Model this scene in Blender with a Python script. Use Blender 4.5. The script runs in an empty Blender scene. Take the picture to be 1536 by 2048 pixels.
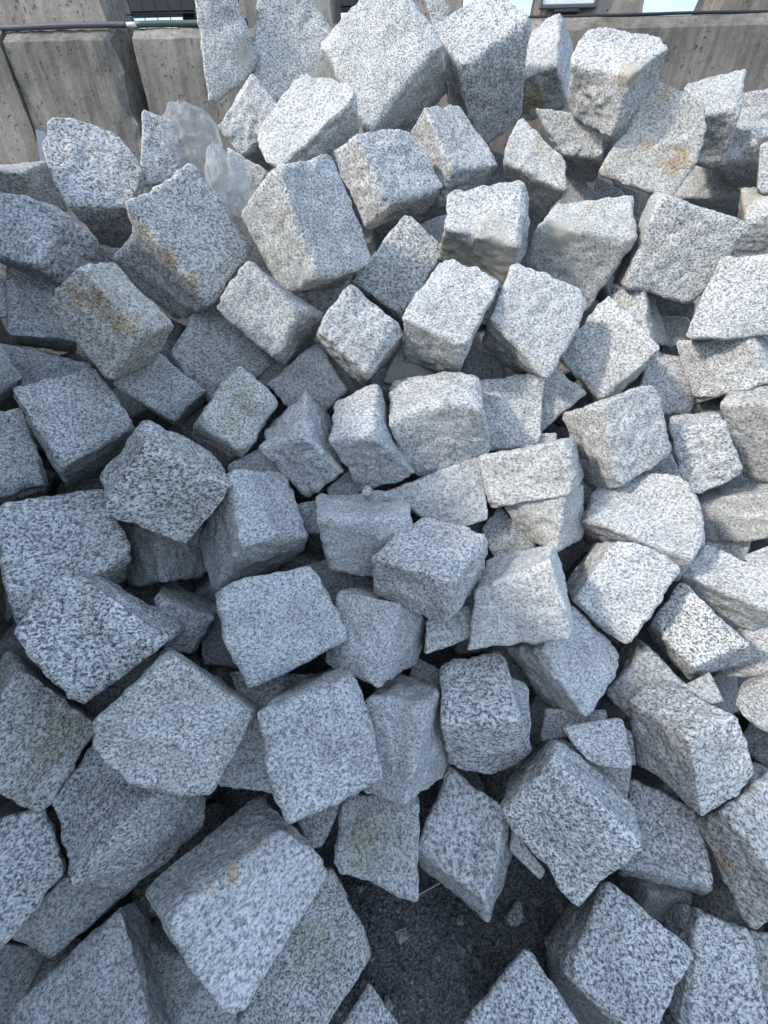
import bpy, math, random
import numpy as np
from mathutils import Vector

# ---------------------------------------------------------------- camera, sky, sun, exposure
sc = bpy.context.scene
CAMH = 1.62
cam_d = bpy.data.cameras.new('camera'); cam = bpy.data.objects.new('camera', cam_d)
sc.collection.objects.link(cam); sc.camera = cam
cam.location = (0, 0, CAMH)
cam.rotation_euler = (math.radians(90 - 38), 0, 0)
cam_d.sensor_fit = 'VERTICAL'; cam_d.sensor_height = 36.0; cam_d.lens = 830 / 2048 * 36.0
cam_d.clip_start = 0.02; cam_d.clip_end = 3000

SUN_EL, SUN_AZ = math.radians(38), math.radians(-106)      # azimuth clockwise from +Y (view direction)
SUN_DIR = Vector((math.sin(SUN_AZ) * math.cos(SUN_EL), math.cos(SUN_AZ) * math.cos(SUN_EL), math.sin(SUN_EL)))
w = bpy.data.worlds.new('World'); sc.world = w; w.use_nodes = True
nt = w.node_tree; bgn = nt.nodes['Background']
sky = nt.nodes.new('ShaderNodeTexSky'); sky.sky_type = 'NISHITA'; sky.sun_disc = False
sky.sun_elevation = SUN_EL; sky.sun_rotation = SUN_AZ
sky.air_density = 1.2; sky.dust_density = 2.5; sky.ozone_density = 1.2
# thin bright cloud veil over the sky
tc = nt.nodes.new('ShaderNodeTexCoord'); cn = nt.nodes.new('ShaderNodeTexNoise')
cn.inputs['Scale'].default_value = 3.0; cn.inputs['Detail'].default_value = 6; cn.inputs['Roughness'].default_value = .55
mp = nt.nodes.new('ShaderNodeMapping'); mp.inputs['Scale'].default_value = (1, 1, 2.4)
nt.links.new(tc.outputs['Generated'], mp.inputs['Vector']); nt.links.new(mp.outputs['Vector'], cn.inputs['Vector'])
cr = nt.nodes.new('ShaderNodeValToRGB'); cr.color_ramp.elements[0].position = .38; cr.color_ramp.elements[1].position = .62
cr.color_ramp.elements[0].color = (.15, .15, .15, 1); cr.color_ramp.elements[1].color = (.6, .6, .6, 1)
nt.links.new(cn.outputs['Fac'], cr.inputs['Fac'])
mx = nt.nodes.new('ShaderNodeMix'); mx.data_type = 'RGBA'
nt.links.new(cr.outputs['Color'], mx.inputs['Factor']); nt.links.new(sky.outputs['Color'], mx.inputs['A'])
mx.inputs['B'].default_value = (7.6, 9.7, 12.6, 1)
nt.links.new(mx.outputs['Result'], bgn.inputs['Color']); bgn.inputs['Strength'].default_value = 0.115
sd = bpy.data.lights.new('sun', 'SUN'); sun = bpy.data.objects.new('sun', sd); sc.collection.objects.link(sun)
sd.energy = 1.55; sd.angle = math.radians(4.5); sd.color = (1, .94, .84)
sun.rotation_euler = SUN_DIR.to_track_quat('Z', 'Y').to_euler()
sc.view_settings.view_transform = 'Standard'; sc.view_settings.look = 'None'
sc.view_settings.exposure = 0.96; sc.view_settings.gamma = 1.0; sc.view_settings.use_curve_mapping = False

cy = sc.cycles; cy.max_bounces = 6; cy.diffuse_bounces = 1; cy.glossy_bounces = 2; cy.transmission_bounces = 3; cy.transparent_max_bounces = 8

# ---------------------------------------------------------------- helpers
C = sc.collection
def tag(o, label=None, cat=None, group=None, kind=None):
    if label: o['label'] = label
    if cat: o['category'] = cat
    if group: o['group'] = group
    if kind: o['kind'] = kind
    return o
def mesh_obj(name, V, F, mat, parent=None, smooth=False):
    me = bpy.data.meshes.new(name); me.from_pydata([tuple(v) for v in V], [], [tuple(f) for f in F])
    if mat: me.materials.append(mat)
    if smooth: me.polygons.foreach_set('use_smooth', [True] * len(me.polygons))
    o = bpy.data.objects.new(name, me); C.objects.link(o)
    if parent: o.parent = parent
    return o
def empty(name, loc):
    o = bpy.data.objects.new(name, None); C.objects.link(o); o.location = loc; return o
def hash3(ix, iy, iz, seed):
    h = (ix.astype(np.int64) * 374761393 + iy.astype(np.int64) * 668265263 + iz.astype(np.int64) * 2147483647 + seed * 1274126177) & 0xffffffff
    h = ((h ^ (h >> 13)) * 1274126177) & 0xffffffff
    h = (h ^ (h >> 16)) & 0xffffffff
    return h / 2147483648.0 - 1.0
def noise(P, s, seed):
    Q = P * s + 131.7
    I = np.floor(Q).astype(np.int64); f = Q - I; f = f * f * f * (f * (f * 6 - 15) + 10)
    r = 0
    for a in (0, 1):
        for b in (0, 1):
            for c in (0, 1):
                wt = (f[:, 0] if a else 1 - f[:, 0]) * (f[:, 1] if b else 1 - f[:, 1]) * (f[:, 2] if c else 1 - f[:, 2])
                r = r + wt * hash3(I[:, 0] + a, I[:, 1] + b, I[:, 2] + c, seed)
    return r
class N:
    """small node-graph helper"""
    def __init__(s, name):
        s.m = bpy.data.materials.new(name); s.m.use_nodes = True; s.t = s.m.node_tree
        s.b = s.t.nodes['Principled BSDF']; s.out = s.t.nodes['Material Output']
    def n(s, typ, **kw):
        nd = s.t.nodes.new(typ)
        for k, v in kw.items():
            if k in nd.inputs: nd.inputs[k].default_value = v
            else: setattr(nd, k, v)
        return nd
    def l(s, a, b): s.t.links.new(a, b)
    def noise(s, vec, scale, detail=2, rough=.5, dist=0):
        nd = s.n('ShaderNodeTexNoise'); s.l(vec, nd.inputs['Vector'])
        nd.inputs['Scale'].default_value = scale; nd.inputs['Detail'].default_value = detail
        nd.inputs['Roughness'].default_value = rough; nd.inputs['Distortion'].default_value = dist
        return nd.outputs['Fac']
    def ramp(s, fac, stops):
        nd = s.n('ShaderNodeValToRGB'); s.l(fac, nd.inputs['Fac']); e = nd.color_ramp.elements
        while len(e) < len(stops): e.new(.5)
        for x, (p, c) in zip(e, stops):
            x.position = p; x.color = (c, c, c, 1) if isinstance(c, (int, float)) else (*c, 1)
        return nd.outputs['Color']
    def mix(s, fac, a, b, mode='MIX'):
        nd = s.n('ShaderNodeMix', data_type='RGBA', blend_type=mode)
        for k, v in (('Factor', fac), ('A', a), ('B', b)):
            i = nd.inputs[k]
            if isinstance(v, (int, float)): i.default_value = v
            elif isinstance(v, tuple): i.default_value = (*v, 1)
            else: s.l(v, i)
        return nd.outputs['Result']
    def math(s, op, a, b=None, c=None):
        nd = s.n('ShaderNodeMath', operation=op)
        for i, v in enumerate((a, b, c)):
            if v is None: continue
            if isinstance(v, (int, float)): nd.inputs[i].default_value = v
            else: s.l(v, nd.inputs[i])
        return nd.outputs[0]
    def bump(s, h, strength, dist, nrm=None):
        nd = s.n('ShaderNodeBump'); s.l(h, nd.inputs['Height'])
        nd.inputs['Strength'].default_value = strength; nd.inputs['Distance'].default_value = dist
        if nrm: s.l(nrm, nd.inputs['Normal'])
        return nd.outputs['Normal']

# ---------------------------------------------------------------- materials
def granite():
    g = N('granite')
    tc = g.n('ShaderNodeTexCoord'); oi = g.n('ShaderNodeObjectInfo')
    sep = g.n('ShaderNodeSeparateColor'); g.l(oi.outputs['Color'], sep.inputs['Color'])
    tone, warm, cont = sep.outputs['Red'], sep.outputs['Green'], sep.outputs['Blue']
    mp = g.n('ShaderNodeMapping'); g.l(tc.outputs['Object'], mp.inputs['Vector'])
    mp.inputs['Scale'].default_value = (1, 1.0, 1.35)
    off = g.n('ShaderNodeVectorMath', operation='SCALE'); off.inputs[0].default_value = (37, 61, 23)
    g.l(oi.outputs['Random'], off.inputs['Scale'])
    add = g.n('ShaderNodeVectorMath', operation='ADD'); g.l(mp.outputs['Vector'], add.inputs[0]); g.l(off.outputs['Vector'], add.inputs[1])
    vsc = g.n('ShaderNodeVectorMath', operation='SCALE'); g.l(add.outputs['Vector'], vsc.inputs[0])
    g.l(g.math('MULTIPLY_ADD', oi.outputs['Random'], .5, .78), vsc.inputs['Scale'])   # grain size differs from stone to stone
    v = vsc.outputs['Vector']
    n1 = g.noise(v, 118, 4, .72)                 # feldspar / quartz mottling
    n3 = g.noise(v, 185, 3, .68)              # biotite clots
    big = g.noise(v, 9, 1, .5)
    c = g.ramp(n1, [(.33, .065), (.41, .20), (.47, .40), (.535, .59), (.62, .71)])
    c = g.mix(g.math('MULTIPLY', g.math('SUBTRACT', 1.0, cont), .75), c, (.43, .43, .43))   # finer, paler stones mottle less
    dk = g.ramp(n3, [(.545, 0.0), (.575, .8), (.63, 1.0)])
    c = g.mix(g.math('MULTIPLY', dk, g.math('MULTIPLY_ADD', cont, .55, .42)), c, (.045, .048, .055))
    # broad patches
    c = g.mix(1.0, c, g.ramp(big, [(.3, .86), (.5, 1.0), (.7, 1.10)]), 'MULTIPLY')
    # object tone and warmth
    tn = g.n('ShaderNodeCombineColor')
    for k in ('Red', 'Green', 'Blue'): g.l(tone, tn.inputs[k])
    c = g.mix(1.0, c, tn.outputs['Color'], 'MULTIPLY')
    c = g.mix(warm, c, g.mix(1.0, c, (1.0, .93, .80), 'MULTIPLY'))
    c = g.mix(1.0, c, (.975, .99, 1.0), 'MULTIPLY')
    # stains carried by the stone itself: R rust, G dust / saw smear, B moss
    at = g.n('ShaderNodeAttribute', attribute_name='stain'); ss = g.n('ShaderNodeSeparateColor'); g.l(at.outputs['Color'], ss.inputs['Color'])
    sn = g.ramp(g.noise(v, 32, 6, .75), [(.40, .2), (.50, .6), (.58, 1.0)])
    c = g.mix(g.math('MULTIPLY', ss.outputs['Red'], sn), c, g.mix(1.0, c, (.92, .69, .44), 'MULTIPLY'))
    c = g.mix(g.math('MULTIPLY', ss.outputs['Green'], .82), c, (.37, .35, .29))
    c = g.mix(g.math('MULTIPLY', ss.outputs['Blue'], sn), c, g.mix(1.0, c, (.74, .74, .58), 'MULTIPLY'))
    g.l(c, g.b.inputs['Base Color']); g.b.inputs['Roughness'].default_value = .82
    g.b.inputs['Specular IOR Level'].default_value = .35
    g.l(g.bump(g.noise(v, 100, 4, .74), .40, .0045), g.b.inputs['Normal'])
    return g.m
def concrete(name, col, dark):
    g = N(name); tc = g.n('ShaderNodeTexCoord'); v = tc.outputs['Object']
    n1 = g.noise(v, 5, 6, .6); n2 = g.noise(v, 60, 4, .7); pit = g.noise(v, 38, 2, .5)
    mp = g.n('ShaderNodeMapping'); g.l(v, mp.inputs['Vector']); mp.inputs['Scale'].default_value = (22, 22, 1.6)
    st = g.noise(mp.outputs['Vector'], 1.0, 5, .6)
    c = g.mix(g.ramp(n1, [(.35, 0), (.65, 1)]), dark, col)
    c = g.mix(g.ramp(st, [(.42, 0), (.62, .55)]), c, tuple(min(1, x * 1.35) for x in col))
    c = g.mix(1.0, c, g.ramp(n2, [(.3, .78), (.7, 1.15)]), 'MULTIPLY')
    patch = g.ramp(g.noise(v, 3.2, 3, .6), [(.42, 0), (.62, 1)])
    pf = g.math('MULTIPLY', g.ramp(pit, [(.62, 0), (.68, .75)]), patch)
    c = g.mix(pf, c, (.05, .047, .043))
    big = g.noise(v, 1.7, 4, .65)
    c = g.mix(1.0, c, g.ramp(big, [(.35, .72), (.5, 1.0), (.68, 1.22)]), 'MULTIPLY')
    g.l(c, g.b.inputs['Base Color']); g.b.inputs['Roughness'].default_value = .9
    b1 = g.bump(g.ramp(pit, [(.64, 1), (.72, 0)]), .7, .006)
    g.l(g.bump(n2, .5, .004, b1), g.b.inputs['Normal'])
    return g.m
def plain(name, col, rough=.6, metal=0, var=.15, scale=40):
    g = N(name); tc = g.n('ShaderNodeTexCoord')
    n = g.noise(tc.outputs['Object'], scale, 4, .6)
    c = g.mix(n, tuple(x * (1 - var) for x in col), tuple(min(1, x * (1 + var)) for x in col))
    g.l(c, g.b.inputs['Base Color']); g.b.inputs['Roughness'].default_value = rough; g.b.inputs['Metallic'].default_value = metal
    return g.m
def gravel_mat(name, a, b, scale):
    g = N(name); tc = g.n('ShaderNodeTexCoord'); v = tc.outputs['Object']
    vo = g.n('ShaderNodeTexVoronoi'); g.l(v, vo.inputs['Vector']); vo.inputs['Scale'].default_value = scale
    sep = g.n('ShaderNodeSeparateColor'); g.l(vo.outputs['Color'], sep.inputs['Color'])
    c = g.mix(sep.outputs['Red'], a, b)
    c = g.mix(1.0, c, g.ramp(g.noise(v, scale * 1.7, 3, .6), [(.3, .5), (.7, 1.3)]), 'MULTIPLY')
    c = g.mix(1.0, c, g.ramp(g.noise(v, 6, 3, .6), [(.3, .7), (.7, 1.2)]), 'MULTIPLY')
    g.l(c, g.b.inputs['Base Color']); g.b.inputs['Roughness'].default_value = .95
    b1 = g.bump(vo.outputs['Distance'], .8, .008); g.l(g.bump(g.noise(v, scale * 2, 4, .7), .6, .004, b1), g.b.inputs['Normal'])
    return g.m
GR = granite()
CONC = concrete('weathered_concrete', (.235, .21, .182), (.135, .118, .10))
CONC2 = concrete('pale_concrete', (.24, .222, .196), (.125, .113, .098))
DIRT = gravel_mat('dark_gravel', (.05, .053, .058), (.27, .275, .285), 230)

# ---------------------------------------------------------------- ground sheet, rising as rubble under the stone pile
def core_height(x, y):
    # bed of crushed stone and dust the blocks lie on: angle of repose, levelling off before the wall
    h = -.35 - .11 * x + .77 * y
    cap = 1.50 + .50 * np.exp(-((x - .05) / .75) ** 2)
    h = np.where(h > cap - .12, cap - .12 + .12 * np.tanh((h - cap + .12) / .12), h)
    fade = np.clip((3.1 - np.abs(x)) / .9, 0, 1) * np.clip((3.6 - y) / .25, 0, 1)
    return np.maximum(0, h) * fade
gx = np.concatenate([[-900, -300, -100, -40, -15, -8, -5], np.arange(-3.2, 3.21, .05), [5, 8, 15, 40, 100, 300, 900]])
gy = np.concatenate([[-900, -300, -100, -30, -8, -3], np.arange(-1.5, 4.01, .05), [5, 8, 15, 40, 100, 300, 900]])
XX, YY = np.meshgrid(gx, gy); PP = np.stack([XX.ravel(), YY.ravel(), np.zeros(XX.size)], 1)
near = (np.abs(PP[:, 0]) < 4) & (np.abs(PP[:, 1]) < 4.5)
PP[:, 2] = core_height(PP[:, 0], PP[:, 1]) + near * (.020 * noise(PP, 3, 3) + .012 * noise(PP, 9, 4) + .006 * noise(PP, 22, 5))
nx = len(gx); GF = [(j * nx + i, j * nx + i + 1, (j + 1) * nx + i + 1, (j + 1) * nx + i) for j in range(len(gy) - 1) for i in range(nx - 1)]
tag(mesh_obj('ground', PP, GF, DIRT, smooth=True), kind='structure')

# ---------------------------------------------------------------- concrete block wall behind the pile
WA = np.array([-1.69, 3.28]); WE = np.array([3.22, -.25]); WE = WE / np.linalg.norm(WE); WN = np.array([-WE[1], WE[0]])   # WN points away from camera
def wall_pt(t, d, z):
    p = WA + WE * t + WN * d; return np.array([p[0], p[1], z])
def prism(name, prof, t0, t1, mat, seed, parent=None, n=26, m=10, rough=.006, taper=0, chip=0):
    """closed profile [(depth,height)] swept along the wall from t0 to t1, subdivided and roughened"""
    pr = []
    for (a, b) in zip(prof, prof[1:] + prof[:1]):
        L = math.hypot(b[0] - a[0], b[1] - a[1]); k = max(1, int(L / .04))
        for q in range(k): pr.append((a[0] + (b[0] - a[0]) * q / k, a[1] + (b[1] - a[1]) * q / k))
    zs = [p[1] for p in prof]; z0, z1 = min(zs), max(zs)
    V = []; F = []; k = len(pr)
    for i in range(n + 1):
        for (d, z) in pr:
            f = i / n; sh = taper * (z - z0) / (z1 - z0)
            V.append(wall_pt(t0 + sh + (t1 - t0 - 2 * sh) * f, d, z))
    for i in range(n):
        for j in range(k): F.append((i * k + j, i * k + (j + 1) % k, (i + 1) * k + (j + 1) % k, (i + 1) * k + j))
    cm = len(V); cd = sum(p[0] for p in prof) / len(prof); cz = (z0 + z1) / 2
    V.append(wall_pt(t0, cd, cz)); V.append(wall_pt(t1, cd, cz))
    for j in range(k):
        F.append((cm, (j + 1) % k, j)); F.append((cm + 1, n * k + j, n * k + (j + 1) % k))
    V = np.array(V); c = V.mean(0)
    V += .6 * rough * np.stack([noise(V, 20, seed + q) for q in range(3)], 1) + rough * .5 * np.stack([noise(V, 55, seed + 7 + q) for q in range(3)], 1)
    if chip:                                                       # broken vertical arris on the right end
        s = np.clip(1 - np.abs((V[:, :2] - WA) @ WE - t1) / .09, 0, 1) * np.clip(1 - ((V[:, :2] - WA) @ WN) / .1, 0, 1)
        amt = chip * s * (.55 + .6 * noise(V * np.array([0, 0, 1.0]), 14, 3) + .5 * noise(V, 30, 9))
        V[:, 0] -= amt * WE[0]; V[:, 1] -= amt * WE[1]; V[:, 1] += amt * .6
    base = np.array([c[0], c[1], z0]); o = mesh_obj(name, V - base, F, mat, parent, smooth=True); o.location = base; o.data.set_sharp_from_angle(angle=math.radians(34))
    return o
ZT, ZE, ZB = 2.285, 2.235, 1.45
WP = [(0, ZB), (0, ZE), (.06, ZT), (.62, ZT), (.66, ZE), (.66, ZB)]
GW = 'concrete blocks of the wall'
tag(prism('concrete_block', [(d - .012, z) for d, z in WP], -1.75, -.372, CONC, 11), 'dark pitted concrete wall block at the left border', 'concrete block', GW)
tag(prism('concrete_block', WP, -.36, .285, CONC2, 12, chip=.06), 'concrete wall block with a broken right edge beside the dark gap', 'concrete block', GW)
tag(prism('concrete_block', [(d + .004, z) for d, z in WP], .362, 1.72, CONC2, 13), 'streaked concrete wall block right of the dark gap, behind the bag', 'concrete block', GW)
tag(prism('concrete_block', WP, 1.735, 4.1, CONC, 14), 'long brown concrete wall block behind the right end of the pile', 'concrete block', GW)
# lower course under it
for k, (a, b) in enumerate(((-1.75, -.40), (-.385, 1.0), (1.015, 2.6), (2.615, 4.1))):
    tag(prism('concrete_block', [(0.008, 0), (.008, ZB - .012), (.65, ZB - .012), (.65, 0)], a, b, CONC, 21 + k, n=16), ('buried lower concrete block of the wall, ' + ('leftmost of its row', 'second of its row from the left', 'third of its row from the left', 'rightmost of its row')[k]), 'concrete block', GW)
# tapered blocks standing on the wall
TP = [(.10, ZT + .002), (.16, ZT + .62), (.40, ZT + .62), (.46, ZT + .002)]
GT = 'tapered concrete blocks on the wall'
for k, (a, b, lab) in enumerate(((-.75, .20, 'tapered concrete block on the wall at the top left, beside the wire mesh'),
                                (.92, 1.42, 'tapered concrete block on the wall seen between the two tallest crest stones'),
                                (1.56, 2.09, 'tapered concrete block on the wall, mostly hidden behind the crest stones'),
                                (2.47, 2.98, 'tapered concrete block on the wall behind the white sign'),
                                (3.34, 4.1, 'tapered concrete block on the wall at the top right corner'))):
    tag(prism('tapered_concrete_block', TP, a, b, CONC if k != 1 else CONC2, 31 + k, n=14, taper=.10), lab, 'concrete block', GT)

# ---------------------------------------------------------------- things on and behind the wall
DARK = plain('dark_steel', (.035, .042, .048), .5, .3); WIRE = plain('green_black_wire', (.03, .038, .036), .5, .4)
GREY = plain('grey_conduit', (.085, .088, .105), .6); WHITE = plain('white_plastic', (.75, .75, .72), .4); GREEN = plain('green_pipe', (.05, .085, .065), .45)
def tube(name, pts, r, mat, parent=None, seg=8, ribs=0, origin=None):
    pts = [np.array(p, float) for p in pts]; V = []; F = []
    for i, p in enumerate(pts):
        a = pts[max(0, i - 1)]; b = pts[min(len(pts) - 1, i + 1)]; d = (b - a) / np.linalg.norm(b - a)
        up = np.array([0, 0, 1.]) if abs(d[2]) < .9 else np.array([1., 0, 0])
        s = np.cross(d, up); s /= np.linalg.norm(s); u = np.cross(s, d)
        rr = r * (1 + (.14 if ribs and i % 2 else 0))
        for k in range(seg):
            an = 2 * math.pi * k / seg; V.append(p + rr * (s * math.cos(an) + u * math.sin(an)))
    for i in range(len(pts) - 1):
        for k in range(seg): F.append((i * seg + k, i * seg + (k + 1) % seg, (i + 1) * seg + (k + 1) % seg, (i + 1) * seg + k))
    F.append(tuple(range(seg))[::-1]); F.append(tuple((len(pts) - 1) * seg + k for k in range(seg)))
    o0 = np.array(origin) if origin is not None else (pts[0] if parent is None else np.zeros(3))
    o = mesh_obj(name, np.array(V) - o0, F, mat, parent, smooth=True)
    if parent is None: o.location = o0
    return o
def along(t0, t1, d, z, n, amp=0, seed=0):
    rg = random.Random(seed); ph = rg.random() * 6
    return [wall_pt(t0 + (t1 - t0) * i / n, d + amp * math.sin(i / n * 7 + ph), z + amp * .2 * math.sin(i / n * 11 + ph)) for i in range(n + 1)]
cond = empty('corrugated_conduit', wall_pt(-.9, .05, ZT)); O = np.array(cond.location)
tube('conduit', [p - O for p in along(-1.3, .33, .05, ZT + .012, 260, .006)], .0115, GREY, cond, 8, ribs=1)
tube('connector', [p - O for p in along(.325, .385, .05, ZT + .012, 3)], .010, WHITE, cond)
tag(cond, 'grey corrugated conduit with a white connector lying on the left wall', 'conduit')
tag(tube('green_pipe', along(.375, .98, .06, ZT + .014, 20, .004), .013, GREEN), 'dark green pipe lying along the wall top under the wire mesh', 'pipe')
tag(tube('black_cable', along(2.35, 3.9, .062, ZT + .006, 40, .004, 3), .006, DARK), 'thin dark cable along the top of the right wall', 'cable')
# wire mesh panel in the left opening
fen = empty('wire_mesh_fence', wall_pt(.2, .34, ZT)); O = np.array(fen.location)
for k in range(15):
    t = .0 + k * .075; bow = .012
    tube('vertical_wire', [wall_pt(t, .34 + bow * math.sin(q / 8 * 3.1), ZT + .1 * q) - O for q in range(9)], .0028, WIRE, fen, 5)
for k in range(11):
    tube('horizontal_wire', [wall_pt(-.05 + 1.15 * q / 10, .335 + .006 * math.sin(q), ZT + .035 + .075 * k) - O for q in range(11)], .0028, WIRE, fen, 5)
tag(fen, 'dark wire mesh panel between the concrete blocks at the top left', 'fence')
def box(name, c, s, mat, parent=None, rz=0.0, bev=.006):
    hx, hy, hz = s[0] / 2, s[1] / 2, s[2] / 2; V = []; b = min(bev, min(hx, hy, hz) * .4)
    import itertools
    for sx, sy, sz in itertools.product((-1, 1), repeat=3):
        for ax in range(3):
            q = [sx * (hx - b), sy * (hy - b), sz * (hz - b)]; q[ax] = (sx, sy, sz)[ax] * (hx, hy, hz)[ax]; V.append(q)
    import bmesh
    bm = bmesh.new(); [bm.verts.new(v) for v in V]; bmesh.ops.convex_hull(bm, input=bm.verts[:])
    me = bpy.data.meshes.new(name); bm.to_mesh(me); bm.free(); me.materials.append(mat)
    o = bpy.data.objects.new(name, me); C.objects.link(o); o.location = c; o.rotation_euler = (0, 0, rz)
    if parent: o.parent = parent
    return o
RZ = math.atan2(WE[1], WE[0])
fr = empty('steel_frame', wall_pt(.5, 1.1, 0)); fr.rotation_euler = (0, 0, RZ)
box('beam', (0, 0, 2.72), (3.0, .12, .32), DARK, fr)
for x, w_ in ((-.24, .10), (-.11, .055), (.06, .10), (1.3, .1), (-1.4, .1)): box('post', (x, .05, 1.30), (w_, .08, 2.58), DARK, fr)
for k in range(5): box('rib', (-.28 + .02 * k, .0, 2.45), (.006, .02, .40), GREY, fr)
tag(fr, 'dark steel frame with posts and a broad beam beyond the wire mesh', 'steel frame')
sg = empty('framed_sign', wall_pt(2.60, .085, ZT + .02)); sg.rotation_euler = (0, 0, RZ)
box('panel', (0, 0, .20), (.25, .008, .34), WHITE, sg)
for sx in (-1, 1): box('frame_side', (sx * .131, -.003, .20), (.014, .016, .37), GREY, sg)
for sz in (.022, .378): box('frame_rail', (0, -.003, sz), (.276, .015, .014), GREY, sg)
box('foot', (0, .0, .007), (.12, .03, .013), DARK, sg)
tag(sg, 'white sign board in a grey frame standing on the right wall', 'sign')
BLUE = plain('blue_plate', (.17, .20, .24), .6)
bp = box('blue_plate', wall_pt(-.335, -.03, 1.80), (.06, .006, .17), BLUE, None, RZ, .002); bp.rotation_euler = (math.radians(-7), math.radians(12), RZ)
tag(bp, 'small pale blue plate stuck behind the pointed stone at the left wall', 'plate')

# unseen wall added on the left, keeping the near and left stones in shade
sw = empty('added_shade_wall', (-1.20, .93, 0)); sw.rotation_euler = (0, 0, math.radians(13.4))
for k in range(4): box('shade_panel', (-.22, .22 - 1.01 * k, .99), (.40, 1.0, 1.98), CONC, sw, 0, .02)
tag(sw, 'low unseen concrete wall added left of the pile to cast shade', 'wall')

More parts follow.
